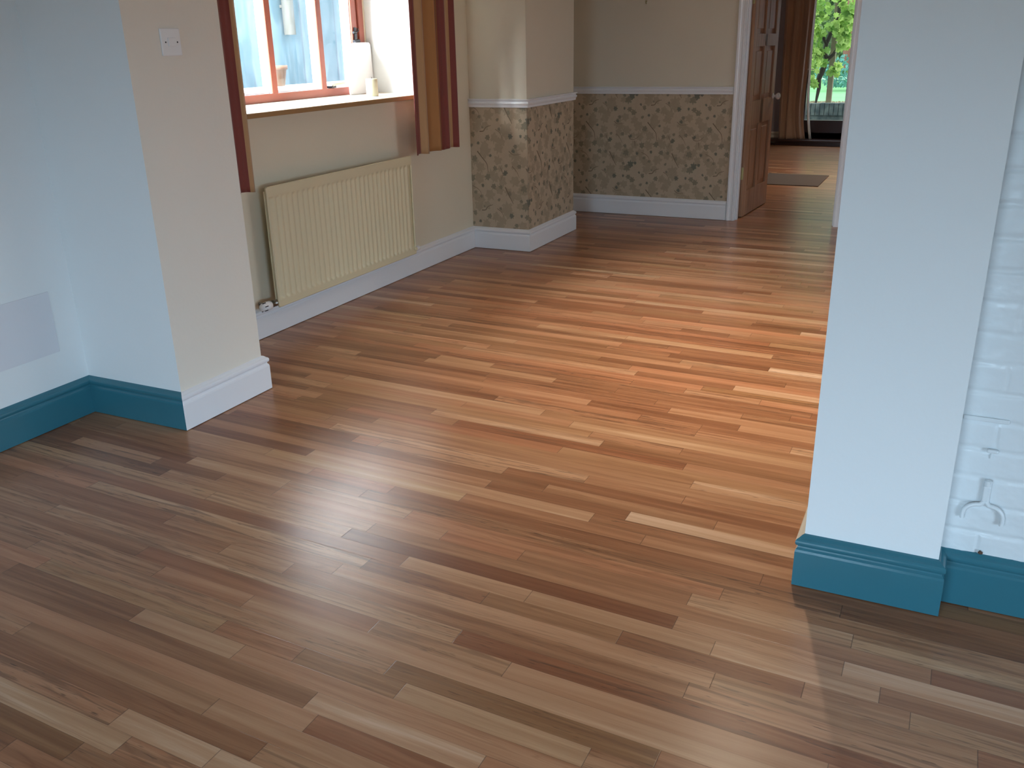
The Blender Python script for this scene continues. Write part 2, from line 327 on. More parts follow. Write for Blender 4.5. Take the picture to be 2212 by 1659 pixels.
def floor_mat():
    mt, t, N, L, B = nt('maple_boards')
    def math_(op, a=None, b=None, c=None):
        n = N.new('ShaderNodeMath'); n.operation = op
        for i, v in enumerate((a, b, c)):
            if v is None: continue
            if isinstance(v, (int, float)): n.inputs[i].default_value = v
            else: L.new(v, n.inputs[i])
        return n.outputs[0]
    def mapr(v, a, b, c, d, smooth=False):
        n = N.new('ShaderNodeMapRange'); n.interpolation_type = 'SMOOTHSTEP' if smooth else 'LINEAR'
        L.new(v, n.inputs[0])
        for i, q in enumerate((a, b, c, d)): n.inputs[i+1].default_value = q
        return n.outputs[0]
    def comb(x, y, z):
        n = N.new('ShaderNodeCombineXYZ')
        for i, v in enumerate((x, y, z)):
            if isinstance(v, (int, float)): n.inputs[i].default_value = v
            else: L.new(v, n.inputs[i])
        return n.outputs[0]
    def noise(vec, sc, det=4, dist=0., rough=.5):
        n = N.new('ShaderNodeTexNoise'); n.inputs['Scale'].default_value = sc; n.inputs['Detail'].default_value = det
        n.inputs['Distortion'].default_value = dist; n.inputs['Roughness'].default_value = rough; L.new(vec, n.inputs['Vector']); return n.outputs['Fac']
    def mix(f, a, b, mode='MIX'):
        n = N.new('ShaderNodeMix'); n.data_type = 'RGBA'; n.blend_type = mode
        for i, v in ((0, f), (6, a), (7, b)):
            if isinstance(v, (int, float)): n.inputs[i].default_value = v
            elif isinstance(v, tuple): n.inputs[i].default_value = (*v, 1)
            else: L.new(v, n.inputs[i])
        return n.outputs[2]
    at = N.new('ShaderNodeAttribute'); at.attribute_name = 'plank'
    sp = N.new('ShaderNodeSeparateColor'); L.new(at.outputs['Color'], sp.inputs[0])
    tone, hue, seed = sp.outputs; ln = math_('MULTIPLY', at.outputs['Alpha'], 4.0)
    uvn = N.new('ShaderNodeUVMap'); s2 = N.new('ShaderNodeSeparateXYZ'); L.new(uvn.outputs[0], s2.inputs[0]); U, Vv = s2.outputs[0], s2.outputs[1]
    so = math_('MULTIPLY', seed, 37.0)
    # the grain wanders sideways along the board
    wob = noise(comb(math_('ADD', math_('MULTIPLY', U, 1.0), so), math_('MULTIPLY', Vv, 5.0), so), 1.0, 2)
    vw = math_('ADD', Vv, math_('MULTIPLY', math_('SUBTRACT', wob, .5), .030))
    g1 = noise(comb(math_('ADD', math_('MULTIPLY', U, 1.3), so), math_('MULTIPLY', vw, 34.0), so), 1.0, 5, .4, .55)     # broad streaks
    g2 = noise(comb(math_('ADD', math_('MULTIPLY', U, 5.0), so), math_('MULTIPLY', vw, 190.0), so), 1.0, 4, .2, .6)     # fine grain
    g3 = noise(comb(math_('ADD', math_('MULTIPLY', U, 2.6), so), math_('MULTIPLY', vw, 60.0), math_('ADD', so, 9.0)), 1.0, 3, .8)  # mineral streaks
    g4 = noise(comb(math_('ADD', math_('MULTIPLY', U, 13.0), so), math_('MULTIPLY', vw, 150.0), math_('ADD', so, 21.0)), 1.0, 2, .3)
    base = N.new('ShaderNodeValToRGB'); e = base.color_ramp.elements
    e[0].position = 0; e[0].color = (.160, .061, .026, 1); e[1].position = 1; e[1].color = (.67, .450, .295, 1)
    for p, c in ((.3, (.285, .126, .058)), (.52, (.405, .200, .099)), (.78, (.53, .303, .167))): q = e.new(p); q.color = (*c, 1)
    tt = math_('ADD', math_('ADD', math_('MULTIPLY', tone, .80), .11), math_('MULTIPLY', math_('SUBTRACT', g1, .5), .85))
    tt = math_('ADD', tt, math_('MULTIPLY', math_('SUBTRACT', g2, .5), .22))
    L.new(tt, base.inputs[0]); col = base.outputs[0]
    red = mapr(hue, .5, 1.0, 0, .55); col = mix(red, col, mix(1.0, col, (1.10, .80, .74), 'MULTIPLY'))
    olv = mapr(hue, .5, .1, 0, .7); col = mix(olv, col, mix(1.0, col, (.95, 1.02, .80), 'MULTIPLY'))
    # how streaky a board is differs from board to board
    sk = mapr(math_('FRACT', math_('MULTIPLY', seed, 13.7)), .35, 1.0, .0, 1.0)
    st = math_('MULTIPLY', mapr(g3, .50, .62, 0, 1, True), sk); col = mix(math_('MULTIPLY', st, .62), col, (.15, .068, .034))
    g5 = noise(comb(math_('ADD', math_('MULTIPLY', U, .9), so), math_('MULTIPLY', vw, 22.0), math_('ADD', so, 5.0)), 1.0, 2, .6)
    band = mapr(math_('ABSOLUTE', math_('SUBTRACT', math_('FRACT', math_('MULTIPLY', g5, 9.0)), .5)), .0, .16, 1, 0, True)
    sk2 = mapr(math_('FRACT', math_('MULTIPLY', seed, 29.3)), .3, 1.0, .0, .42)
    col = mix(math_('MULTIPLY', band, sk2), col, mix(1.0, col, (.52, .40, .32), 'MULTIPLY'))
    fl = mapr(g4, .63, .70, 0, 1, True); col = mix(math_('MULTIPLY', fl, math_('MULTIPLY', sk, .7)), col, (.07, .035, .02))
    # fine joints between boards
    ev = math_('MINIMUM', Vv, math_('SUBTRACT', PW, Vv)); eu = math_('MINIMUM', U, math_('SUBTRACT', ln, U))
    jn = noise(comb(math_('ADD', math_('MULTIPLY', U, 4.0), so), so, so), 1.0, 2)
    lv = math_('MULTIPLY', mapr(ev, .0, .0011, 1, 0), mapr(jn, .40, .62, .12, .75)); lu = math_('MULTIPLY', mapr(eu, .0, .0016, 1, 0), .8)
    jl = math_('MAXIMUM', lv, lu); col = mix(jl, col, (.06, .03, .018))
    L.new(col, B.inputs['Base Color'])
    geo = N.new('ShaderNodeNewGeometry')
    B.inputs['Roughness'].default_value = .285
    B.inputs['Specular IOR Level'].default_value = .36
    bp = N.new('ShaderNodeBump'); bp.inputs['Strength'].default_value = .25; bp.inputs['Distance'].default_value = .001
    hh = math_('SUBTRACT', math_('MULTIPLY', math_('ADD', g2, noise(geo.outputs['Position'], 7.0, 2)), .35), math_('MULTIPLY', jl, 1.0))
    L.new(hh, bp.inputs['Height']); L.new(bp.outputs['Normal'], B.inputs['Normal'])
    return mt
build_floor()

# ------------------------------------------------------------------ walls
CW, WW, LI, GY = 0, 1, 2, 3
wm = [M['cream'], M['white_wall'], M['cream_dim'], M['grey_wall'], M['magnolia']]
H = 2.5
def wall(name, boxes):
    b = MB()
    for bx in boxes: b.box(*bx[:6], mats=bx[6] if len(bx) > 6 else [0]*6)
    return struct(b.build(name, wm))
# order of faces: -z +z -y +x +y -x
wall('wall_left', [(-4.0, -3.32, -2.75, 2.56, 0, H, [1]*6)])
wall('wall_left_pier', [(-4.0, -2.78, 2.5601, 3.06, 0, H, [1, 1, 1, 4, 4, 4])])
wz0, wz1, wy0, wy1 = 1.165, 2.15, 3.52, 5.60
WX = -3.33
wall('wall_window_side', [(-4.0, WX, 3.0601, 6.1999, 0, wz0, [0]*6), (-4.0, WX, 3.0601, 6.1999, wz1, H, [0]*6),
     (-4.0, WX, 3.0601, wy0, wz0, wz1, [0, 0, 0, 0, 1, 0]), (-4.0, WX, wy1, 6.1999, wz0, wz1, [0, 0, 1, 0, 0, 0])])
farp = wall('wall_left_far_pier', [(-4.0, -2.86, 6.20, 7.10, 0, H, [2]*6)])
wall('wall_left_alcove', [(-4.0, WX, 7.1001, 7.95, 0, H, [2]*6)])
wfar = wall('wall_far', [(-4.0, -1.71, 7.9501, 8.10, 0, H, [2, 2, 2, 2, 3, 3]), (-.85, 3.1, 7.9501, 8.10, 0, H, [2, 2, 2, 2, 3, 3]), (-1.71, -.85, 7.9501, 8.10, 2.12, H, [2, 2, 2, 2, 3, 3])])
pr = wall('wall_right_pier', [(-.25, .10, 2.405, 2.98, 0, H, [1, 1, 1, 1, 0, 0])])
wall('wall_dining_right', [(2.9, 3.1, 2.98, 4.6, 0, H, [0]*6), (2.9, 3.1, 6.8, 7.95, 0, H, [0]*6), (2.9, 3.1, 4.6, 6.8, 0, .9, [0]*6), (2.9, 3.1, 4.6, 6.8, 2.1, H, [0]*6)])
sy0, sy1, sz0, sz1 = -2.3, 0.4, .22, 1.27
wall('wall_near_right', [(2.9, 3.1, -2.75, sy0, 0, H, [1]*6), (2.9, 3.1, sy1, 2.62, 0, H, [1]*6), (2.9, 3.1, sy0, sy1, 0, sz0, [1]*6), (2.9, 3.1, sy0, sy1, sz1, H, [1]*6)])
# wall behind the camera with a wide garden window
bx0, bx1, bz0, bz1 = -1.55, -.15, .15, 1.55
wall('wall_back', [(-4.0, bx0, -2.75, -2.55, 0, H, [1]*6), (bx1, 3.1, -2.75, -2.55, 0, H, [1]*6), (bx0, bx1, -2.75, -2.55, 0, bz0, [1]*6), (bx0, bx1, -2.75, -2.55, bz1, H, [1]*6)])
struct(MB().box(-4.0, 3.1, -2.75, 14.6, H, H+.15).build('ceiling', M['ceiling']))
# far room
fy = 14.30; fx0, fx1, fz0, fz1 = -2.20, -.35, .16, 2.2
wall('wall_far_room_left', [(-4.0, -3.6, 8.1001, 14.5, 0, H, [3]*6)])
wall('wall_far_room_right', [(1.4, 1.6, 8.1001, 14.5, 0, H, [3]*6)])
wall('wall_far_room_end', [(-4.0, fx0, fy, 14.5, 0, H, [3]*6), (fx1, 3.1, fy, 14.5, 0, H, [3]*6), (fx0, fx1, fy, 14.5, 0, fz0, [3]*6), (fx0, fx1, fy, 14.5, fz1, H, [3]*6)])

# painted brick wall on the right: real relief of courses and mortar near the camera's view
def brick_wall():
    x0, x1, z0, z1, st = .095, .80, .10, 1.90, .004
    nx = int((x1-x0)/st); nz = int((z1-z0)/st); b = MB(); P = []
    for i in range(nx+1):
        x = x0+(x1-x0)*i/nx; row = []
        for k in range(nz+1):
            z = z0+(z1-z0)*k/nz
            wz = z+.006*mnoise.noise(Vector((x*7, z*3, 2)))+.002*mnoise.noise(Vector((x*40, z*30, 5)))
            c = (wz-.069)/.08; ci = math.floor(c); fz = (c-ci); dz = min(fz, 1-fz)*.08
            ph = .19 if ci % 2 else .28+.03
            bx = (x+.004*mnoise.noise(Vector((x*20, z*20, 9)))-ph)/.24; fx = bx-math.floor(bx); dx = min(fx, 1-fx)*.24
            d = min(dz, dx+.0035)
            bid = ci*7.3+math.floor(bx)*3.1
            soft = .008+.004*mnoise.noise(Vector((bid, 1, 1)))
            tt = min(1, max(0, (d-.0025)/soft)); tt = tt*tt*(3-2*tt)
            deep = .0034+.0030*mnoise.noise(Vector((x*9, z*14, 3)))
            h = (tt-1)*max(.0006, deep)
            h += .0016*mnoise.noise(Vector((x*13, z*22, 1)))+.0011*mnoise.noise(Vector((x*45, z*60, 4)))+.0005*mnoise.noise(Vector((x*120, z*150, 6)))
            h += .0012*mnoise.noise(Vector((bid, 4, 4)))
            row.append((x, 2.485-h, z))
        P.append(row)
    P = P[::1]
    b.grid([r[::-1] for r in P], 0)
    b.box(.10, 3.1, 2.497, 2.98, 0, H); b.box(.80, 2.9, 2.487, 2.50, 0, H); b.box(.10, .80, 2.487, 2.5, 1.9, H); b.box(.10, .80, 2.487, 2.5, 0, .1)
    mt, t, N, L, B = nt('painted_brick'); B.inputs['Base Color'].default_value = (.71, .74, .75, 1); B.inputs['Roughness'].default_value = .30
    tc = N.new('ShaderNodeTexCoord'); n2 = N.new('ShaderNodeTexNoise'); n2.inputs['Scale'].default_value = 90; n2.inputs['Detail'].default_value = 5
    L.new(tc.outputs['Object'], n2.inputs['Vector']); bp = N.new('ShaderNodeBump'); bp.inputs['Strength'].default_value = .35; bp.inputs['Distance'].default_value = .0015
    L.new(n2.outputs['Fac'], bp.inputs['Height']); L.new(bp.outputs['Normal'], B.inputs['Normal'])
    w = struct(b.build('wall_right', mt)); return w, mt
wr, brickmat = brick_wall()

# ------------------------------------------------------------------ skirting, dado rail, wallpaper
SK = [(.021, .0025), (.021, .112), (.0195, .119), (.0150, .125), (.0140, .1290), (.0150, .1315), (.0190, .1335), (.0212, .138), (.0218, .143), (.0212, .148), (.0185, .1525), (.013, .1555), (.010, .158), (.006, .162), (0, .165)]
PL = [(-3.32, -2.55), (-3.32, 2.56), (-2.78, 2.56), (-2.78, 3.065), (WX, 3.065), (WX, 6.20), (-2.86, 6.20), (-2.86, 7.10), (WX, 7.10), (WX, 7.95), (-1.765, 7.95)]
struct(sweep(PL, SK, 0, 2, 'baseboard_left', M['teal']))
struct(sweep(PL, SK, 2, 4, 'baseboard_left_pier', M['gloss_white']))
struct(sweep(PL, SK, 4, 5, 'baseboard_window_side', M['gloss_white']))
struct(sweep(PL, SK, 5, 8, 'baseboard_far_pier', M['gloss_white']))
struct(sweep(PL, SK, 8, 10, 'baseboard_far', M['gloss_white']))
PR = [(2.875, 2.98), (-.25, 2.98), (-.25, 2.405), (.10, 2.405), (.10, 2.487), (2.9, 2.487)]
M['cream_gloss'] = paint('cream_gloss', (.80, .74, .60), .3)
struct(sweep(PR, SK, 0, 2, 'baseboard_dining_side', M['cream_gloss']))
struct(sweep(PR, SK, 2, 5, 'baseboard_right', M['teal']))
FR = [(-3.6, 8.1), (-3.6, fy), (-2.46, fy)]
struct(sweep(FR, SK, 0, 2, 'baseboard_far_room', M['cream_gloss']))
DR = [(0, 1.050), (.012, 1.050), (.015, 1.054), (.015, 1.066), (.019, 1.071), (.023, 1.080), (.020, 1.089), (.015, 1.093), (.017, 1.098), (.026, 1.105), (.026, 1.110), (0, 1.110)]
DP = [(WX, 6.20), (-2.86, 6.20), (-2.86, 7.10), (WX, 7.10), (WX, 7.95), (-1.765, 7.95)]
struct(sweep(DP, DR, 0, 3, 'trim_1', M['gloss_white']))
struct(sweep(DP, DR, 3, 5, 'trim_2', M['gloss_white']))

def clip(poly, x0, x1, y0, y1):
    for ax, lim, sg in ((0, x0, 1), (0, x1, -1), (1, y0, 1), (1, y1, -1)):
        out = []
        for i in range(len(poly)):
            p, q = poly[i-1], poly[i]; ip = sg*(p[ax]-lim) >= 0; iq = sg*(q[ax]-lim) >= 0
            if ip != iq:
                t = (lim-p[ax])/(q[ax]-p[ax]); out.append((p[0]+(q[0]-p[0])*t, p[1]+(q[1]-p[1])*t))
            if iq: out.append(q)
        poly = out
        if len(poly) < 3: return []
    return poly
RW, RH = .577, .585
def motifs():
    rnd = random.Random(3); k = RW/480; out = []
    def P(x, y): return ((x-1270)*k, -(y-180)*k)
    def ivy(x, y, s, mi, rot=None):
        cx, cy = P(x, y); s = s*k*.74; rot = rnd.uniform(-.9, .9)+(math.pi if rnd.random() < .6 else 0) if rot is None else rot
        sh = [(0, 1.15), (.22, .55), (.62, .72), (.95, .42), (.66, .18), (.85, -.35), (.40, -.45), (.12, -.80), (-.12, -.78), (-.42, -.42), (-.80, -.38), (-.62, .15), (-.9, .5), (-.5, .68), (-.2, .55)]
        q = rnd.uniform(.7, 1)
        return (mi, [(cx+(a*q*math.cos(rot)-b*math.sin(rot))*s, cy+(a*q*math.sin(rot)+b*math.cos(rot))*s) for a, b in sh])
    dark = [(1275,205,44),(1262,295,30),(1290,318,34),(1345,262,17),(1372,285,30),(1475,300,30),(1408,335,17),(1360,350,22),(1665,350,22),(1630,290,28),(1380,430,36),(1522,485,28),(1272,485,24),(1360,552,38),(1470,540,36),(1432,597,20),(1710,558,24),(1240,605,38),(1325,610,20),(1510,598,30),(1600,468,20),(1650,380,22),(1700,685,22),(1250,715,42),(1312,680,20),(1420,665,18),(1545,680,20),(1590,515,32),(1560,600,22),(1690,470,24),(1490,410,16),(1555,250,18),(1440,240,12),(1700,290,18),(1620,640,26),(1380,640,18)]
    light = [(1330,410,60),(1450,385,64),(1550,360,56),(1350,605,60),(1570,560,60),(1480,650,56),(1240,440,58),(1400,240,56),(1600,245,60),(1300,370,50),(1660,560,54),(1660,460,60),(1520,300,54),(1300,650,50),(1420,480,54),(1540,440,48),(1230,350,50),(1640,650,54),(1400,540,44),(1700,620,44),(1460,230,46),(1340,480,40)]
    for _ in range(26): light.append((rnd.uniform(1270, 1750), rnd.uniform(180, 667), rnd.uniform(34, 60)))
    for l in light: out.append(ivy(*l, 1))
    for i, d in enumerate(dark): out.append(ivy(*d, 2 if i % 3 else 3))
    def line(pts, w):
        pts = [P(*p) for p in pts]; fine = []
        for i in range(len(pts)-1):
            p0 = pts[max(0, i-1)]; p1 = pts[i]; p2 = pts[i+1]; p3 = pts[min(len(pts)-1, i+2)]
            for q in range(5):
                t = q/5; fine.append(tuple(.5*((2*p1[c])+(-p0[c]+p2[c])*t+(2*p0[c]-5*p1[c]+4*p2[c]-p3[c])*t*t+(-p0[c]+3*p1[c]-3*p2[c]+p3[c])*t**3) for c in (0, 1)))
        fine.append(pts[-1]); n = len(fine)-1
        for i in range(n):
            p, q = fine[i], fine[i+1]; d = math.hypot(q[0]-p[0], q[1]-p[1]) or 1e-6; ww = w*k*(1-.65*i/n); nx, ny = -(q[1]-p[1])/d*ww, (q[0]-p[0])/d*ww
            out.append((4, [(p[0]+nx, p[1]+ny), (q[0]+nx, q[1]+ny), (q[0]-nx, q[1]-ny), (p[0]-nx, p[1]-ny)]))
    line([(1420,265),(1448,262),(1465,240),(1500,228)], 3.4); line([(1400,385),(1430,420),(1465,462),(1472,512)], 3.6)
    line([(1590,600),(1615,650),(1645,702)], 3.6); line([(1255,480),(1270,505),(1300,508),(1325,495),(1340,478)], 2.6); line([(1305,518),(1308,558)], 2.6)
    line([(1620,380),(1650,400),(1700,395)], 2); line([(1360,600),(1400,620),(1420,650),(1400,680)], 1.8); line([(1560,480),(1575,520),(1560,560)], 1.8)
    line([(1530,250),(1560,270),(1575,300)], 1.8); line([(1640,470),(1670,500),(1690,540)], 2)
    return out
MOT = motifs()
def wpm(name, c): return paint(name, c, .75, .25, 180, .10, 25)
WP = [wpm('wallpaper_ground', (.50, .40, .285)), wpm('wallpaper_faded_leaf', (.405, .325, .225)), wpm('wallpaper_leaf', (.265, .235, .165)), wpm('wallpaper_dark_leaf', (.185, .180, .135)), wpm('wallpaper_tendril', (.20, .15, .10))]
def wallpaper(segs, parent, u0=0, h0=.165, h1=1.050, phase=.0):
    """segs: consecutive (start, direction, normal, length) runs papered in one piece"""
    b = MB(); u = u0
    for st, d, n, ln in segs:
        def to(p, e): return (st[0]+d[0]*(p[0]-u)+n[0]*e, st[1]+d[1]*(p[0]-u)+n[1]*e, p[1])
        q = [(u, h0), (u+ln, h0), (u+ln, h1), (u, h1)]
        b.add([to(p, .0012) for p in q], [(0, 1, 2, 3)])
        for iu in range(int(u/RW)-1, int((u+ln)/RW)+2):
            for iv in range(-1, 4):
                for j, (mi, poly) in enumerate(MOT):
                    pp = clip([(p[0]+iu*RW, p[1]+iv*RH+phase) for p in poly], u, u+ln, h0, h1)
                    if pp: b.add([to(p, .0014+.00002*j) for p in pp], [list(range(len(pp)))], mi)
        u += ln
    return b.build('wallpaper', WP, parent)
wallpaper([((WX, 6.20), (1, 0), (0, -1), -2.86-WX), ((-2.86, 6.20), (0, 1), (1, 0), .90)], farp, u0=.10, phase=.98)
wallpaper([((WX, 7.95), (1, 0), (0, -1), 1.57)], wfar, u0=.48, phase=1.06)
wallpaper([((-.80, 7.95), (1, 0), (0, -1), 3.70)], wfar, u0=.20, phase=1.06)
DQ = [(-.80, 7.95), (2.9, 7.95), (2.9, 2.98)]
struct(sweep(DQ, SK, 0, 2, 'baseboard_dining_right', M['gloss_white']))
struct(sweep(DQ, DR, 0, 1, 'trim_6', M['gloss_white']))

# ------------------------------------------------------------------ window in the dining wall
win = struct(empty('window_1', (-3.80, 4.56, 1.185)))
XF = -3.80
f = MB(); dpt = .075
# outer frame: red front, white outside half of the depth
def bar(b, y0, y1, z0, z1, x1=XF, red=.012, depth=dpt):
    b.box(x1-red, x1, y0, y1, z0, z1, 0, bev=.002); b.box(x1-depth, x1-red, y0+.0015, y1-.0015, z0+.0015, z1-.0015, 1)
bar(f, wy0, wy1, 1.185, 1.235); bar(f, wy0, wy1, 2.09, 2.15); bar(f, wy0, 3.62, 1.235, 2.09)
f.build('window_frame', [M['frame_red'], M['gloss_white']], win)
for yc in (4.10, 4.595, 5.09):
    b = MB(); bar(b, yc-.025, yc+.025, 1.233, 2.09); b.build('mullion', [M['frame_red'], M['gloss_white']], win)
b = MB(); b.box(XF-dpt, XF-.01, 5.435, 5.60, 1.235, 2.09, 1); b.box(XF-.012, XF+.004, 5.44, 5.497, 1.235, 2.09, 0, bev=.002)
b.box(XF-.012, XF-.006, 5.497, 5.515, 1.235, 2.09, 0); b.box(XF-.012, XF+.010, 5.515, 5.575, 1.235, 2.09, 0, bev=.006); b.box(XF-.012, XF+.002, 5.575, 5.60, 1.235, 2.09, 2)
b.build('side_frame', [M['frame_red'], M['gloss_white'], M['cream']], win)
for y0, y1 in ((3.62, 4.075), (4.125, 4.57), (4.62, 5.065), (5.115, 5.436)):
    p = MB(); p.box(XF-.072, XF-.068, y0, y1, 1.235, 2.09); p.build('pane', M['glass'], win)
# white inner beads at the foot of the panes
b = MB()
for y0, y1 in ((3.62, 4.075), (4.125, 4.57), (4.62, 5.065), (5.115, 5.436)): b.box(XF-.067, XF-.030, y0, y1, 1.233, 1.252, bev=.004)
b.build('glazing_bead', M['gloss_white'], win)
# casement stay and hinge
b = MB(); b.box(XF-.03, XF+.012, 5.15, 5.20, 1.236, 1.250, 0, bev=.003); b.tube([(XF+.012, 5.165, 1.256), (XF+.010, 5.25, 1.262), (XF+.006, 5.40, 1.270)], .009, 8, 1)
b.build('casement_stay', [M['black'], M['cream']], win)
b = MB()
b.tube([(XF+.012, 5.44, 1.520), (XF+.012, 5.50, 1.525)], .012, 12); b.tube([(XF+.012, 5.44, 1.578), (XF+.012, 5.475, 1.578)], .008, 12)
b.tube([(XF+.012, 5.475, 1.578), (XF+.022, 5.487, 1.590), (XF+.012, 5.492, 1.603)], .004, 8); b.box(XF+.002, XF+.012, 5.455, 5.485, 1.50, 1.61, bev=.003)
b.build('window_catch', M['black'], win)
sill = MB(); sill.box(-3.81, -3.285, wy0, wy1, 1.160, 1.1845, 0); sill.build('window_sill', M['sill_top'], win)
sill = MB(); sill.box(-3.292, -3.272, 3.42, 5.70, 1.158, 1.1850, 0, bev=.004); sill.build('sill_nosing', M['sill_edge'], win)

# things on the sill
c = MB(); c.lathe((-3.50, 5.19, 1.1846), (0, 0, 1), [(0, .0), (0, .036), (.004, .039), (.052, .0385), (.056, .0375), (.060, .0387), (.104, .0385), (.109, .035), (.104, .018), (.103, .0)], 32)
cd_ = c.build('candle', M['wax']); cd_.name = 'candle'
w = MB(); w.tube([(-3.50, 5.19, 1.287), (-3.499, 5.191, 1.303)], .0015, 6); tag(cd_, 'short cream pillar candle standing on the window sill', 'candle')
w.build('wick', M['black'], cd_)
# white round-cornered board
def rounded_board():
    y0, y1, z0, z1, rr = 5.305, 5.585, 1.185, 1.515, .12; pts = []
    for cy, cz, a0 in ((y1-.01, z0+.01, -90), (y1-.02, z1-.02, 0), (y0+rr, z1-rr, 90), (y0+.01, z0+.01, 180)):
        r_ = {0: .01, 1: .02, 2: rr, 3: .01}[len(pts)//9]
        for q in range(9): t = math.radians(a0+q*90/8); pts.append((cy+r_*math.cos(t), cz+r_*math.sin(t)))
    bm = bmesh.new(); vs = [bm.verts.new((0, p[0], p[1])) for p in pts]; fc = bm.faces.new(vs)
    r = bmesh.ops.extrude_face_region(bm, geom=[fc])
    for v in r['geom']:
        if isinstance(v, bmesh.types.BMVert): v.co.x += .022
    bmesh.ops.recalc_face_normals(bm, faces=bm.faces[:]); bmesh.ops.bevel(bm, geom=[e for e in bm.edges if abs(e.verts[0].co.x-e.verts[1].co.x) < 1e-5], offset=.005, segments=2, affect='EDGES')
    for v in bm.verts: v.co.x += XF+.035-(v.co.z-z0)*.03
    me = bpy.data.meshes.new('board'); bm.to_mesh(me); bm.free(); return link('board', me, M['plastic'])
tag(rounded_board(), 'plain white round-cornered board propped upright on the sill against the window frame', 'board')

# ------------------------------------------------------------------ curtains
def curtain(name, y0, y1, x, z0, z1, folds, amp, mat, seed, flare=0, ustart=0, ydir=1, axis='y', stretch=1.0, zn=40, wid_top=1.0, lining=None):
    rnd = random.Random(seed); n = folds*16+1; ph = rnd.random()*6; P = []; UVv = []
    def prof(t, h):
        am = amp*(.65+.35*math.sin(t*9+seed))*(1-.25*h)
        return am*math.sin(2*math.pi*folds*t+ph+.5*math.sin(5*t+h*.6))+.12*amp*math.sin(2*math.pi*folds*2.7*t)
    arc = 0; last = None; us = []
    for i in range(n):
        t = i/(n-1); q = ((y0+(y1-y0)*t)*1.0, prof(t, 0))
        if last: arc += math.hypot(q[0]-last[0], q[1]-last[1])
        us.append(ustart+arc); last = q
    V = []; F_ = []; U = []
    for i in range(n):
        t = i/(n-1)
        for k in range(zn+1):
            h = k/zn; z = z0+(z1-z0)*h; w = 1+(wid_top-1)*h; yy = (y0+y1)/2+((y1-y0)*(t-.5))*w
            xx = x+prof(t, h)+flare*(1-h)**6*rnd.uniform(.9, 1.1)
            if axis == 'y': V.append((xx, yy, z+.004*math.sin(t*17)*(1-h)))
            else: V.append((yy, xx, z+.004*math.sin(t*17)*(1-h)))
            U.append((us[i]*stretch, z))
    for i in range(n-1):
        for k in range(zn): F_.append((i*(zn+1)+k, (i+1)*(zn+1)+k, (i+1)*(zn+1)+k+1, i*(zn+1)+k+1))
    me = bpy.data.meshes.new(name); me.from_pydata(V, [], F_); uv = me.uv_layers.new(name='UVMap')
    uv.data.foreach_set('uv', [c for p in me.loops for c in U[p.vertex_index]])
    for p in me.polygons: p.use_smooth = True
    o = link(name, me, mat); md = o.modifiers.new('thick', 'SOLIDIFY'); md.thickness = .003; return o
cu = curtain('curtain', 5.195, 5.76, -3.20, .815, 2.27, 4, .034, M['curtain'], 4, ustart=.0)
tag(cu, 'red and gold striped curtain hanging at the right side of the window', 'curtain', 'striped curtains at the dining window')
cu = curtain('curtain', 3.16, 3.625, -3.20, .815, 2.27, 4, .026, M['curtain'], 9, ustart=.05, wid_top=1.06)
tag(cu, 'red and gold striped curtain at the left of the window, half hidden behind the pier', 'curtain', 'striped curtains at the dining window')
pole = MB(); pole.tube([(-3.20, 3.12, 2.29), (-3.20, 5.85, 2.29)], .012, 16)
for y in (3.3, 5.72): pole.tube([(-3.20, y, 2.29), (-3.335, y, 2.29)], .008, 10)
tag(pole.build('curtain_pole', M['chrome']), 'metal curtain pole above the dining window', 'curtain pole')

# ------------------------------------------------------------------ radiator
rad = empty('radiator', (-3.27, 4.455, .17)); tag(rad, 'cream ribbed panel radiator mounted below the window', 'radiator')
RY0, RY1, RZ0, RZ1, RXF = 3.745, 5.17, .175, .812, -3.222
def rad_panel(xf, y0, y1, z0, z1, name, sgn=1):
    pitch = .0455; nf = int((y1-y0-.03)/pitch); m0 = (y1-y0-nf*pitch)/2; ys = [y0]
    for i in range(nf):
        for t in (0, .12, .25, .38, .5, .62, .75, .88): ys.append(y0+m0+(i+t)*pitch)
    ys += [y1-m0, y1]
    zs = [z0, z0+.016, z0+.030, z0+.034, z0+.040, z0+.048, z0+.06, z1-.075, z1-.063, z1-.055, z1-.049, z1-.045, z1-.018, z1]
    P = []
    for y in ys:
        row = []; t = ((y-y0-m0)/pitch) % 1
        ins = y0+m0 < y < y1-m0
        g = (.5-.5*math.cos(2*math.pi*t)) if ins else 0
        g = g**.8
        for z in zs:
            e = min(1, max(0, (z-z0-.030)/.022), max(0, (z1-.045-z)/.022)); e = e*e*(3-2*e)
            row.append((xf-sgn*.013+sgn*.013*(1-e*(1-g)), y, z))
        P.append(row)
    b = MB(); b.grid([r[::-1] if sgn > 0 else r for r in P][::1], 0)
    b.box(xf-.018, xf-.0135, y0, y1, z0, z1)
    return b
front = rad_panel(RXF, RY0, RY1, RZ0, RZ1, 'front')
front.tube([(RXF-.006, RY0, RZ0), (RXF-.006, RY1, RZ0)], .007, 10); front.tube([(RXF-.006, RY0, RZ1), (RXF-.006, RY1, RZ1)], .006, 10)
front.tube([(RXF-.006, RY0, RZ0), (RXF-.006, RY0, RZ1)], .006, 10); front.tube([(RXF-.006, RY1, RZ0), (RXF-.006, RY1, RZ1)], .006, 10)
front.build('front_panel', M['rad'], rad)
b = MB(); b.box(-3.252, -3.243, RY0-.001, RY1-.004, RZ0+.015, RZ1-.02, bev=.003); b.build('back_panel', M['rad'], rad)
b = MB(); b.tube([(RXF+.002, RY1-.012, .205), (RXF+.012, RY1-.012, .205)], .011, 14); b.build('air_vent', M['rad'], rad)
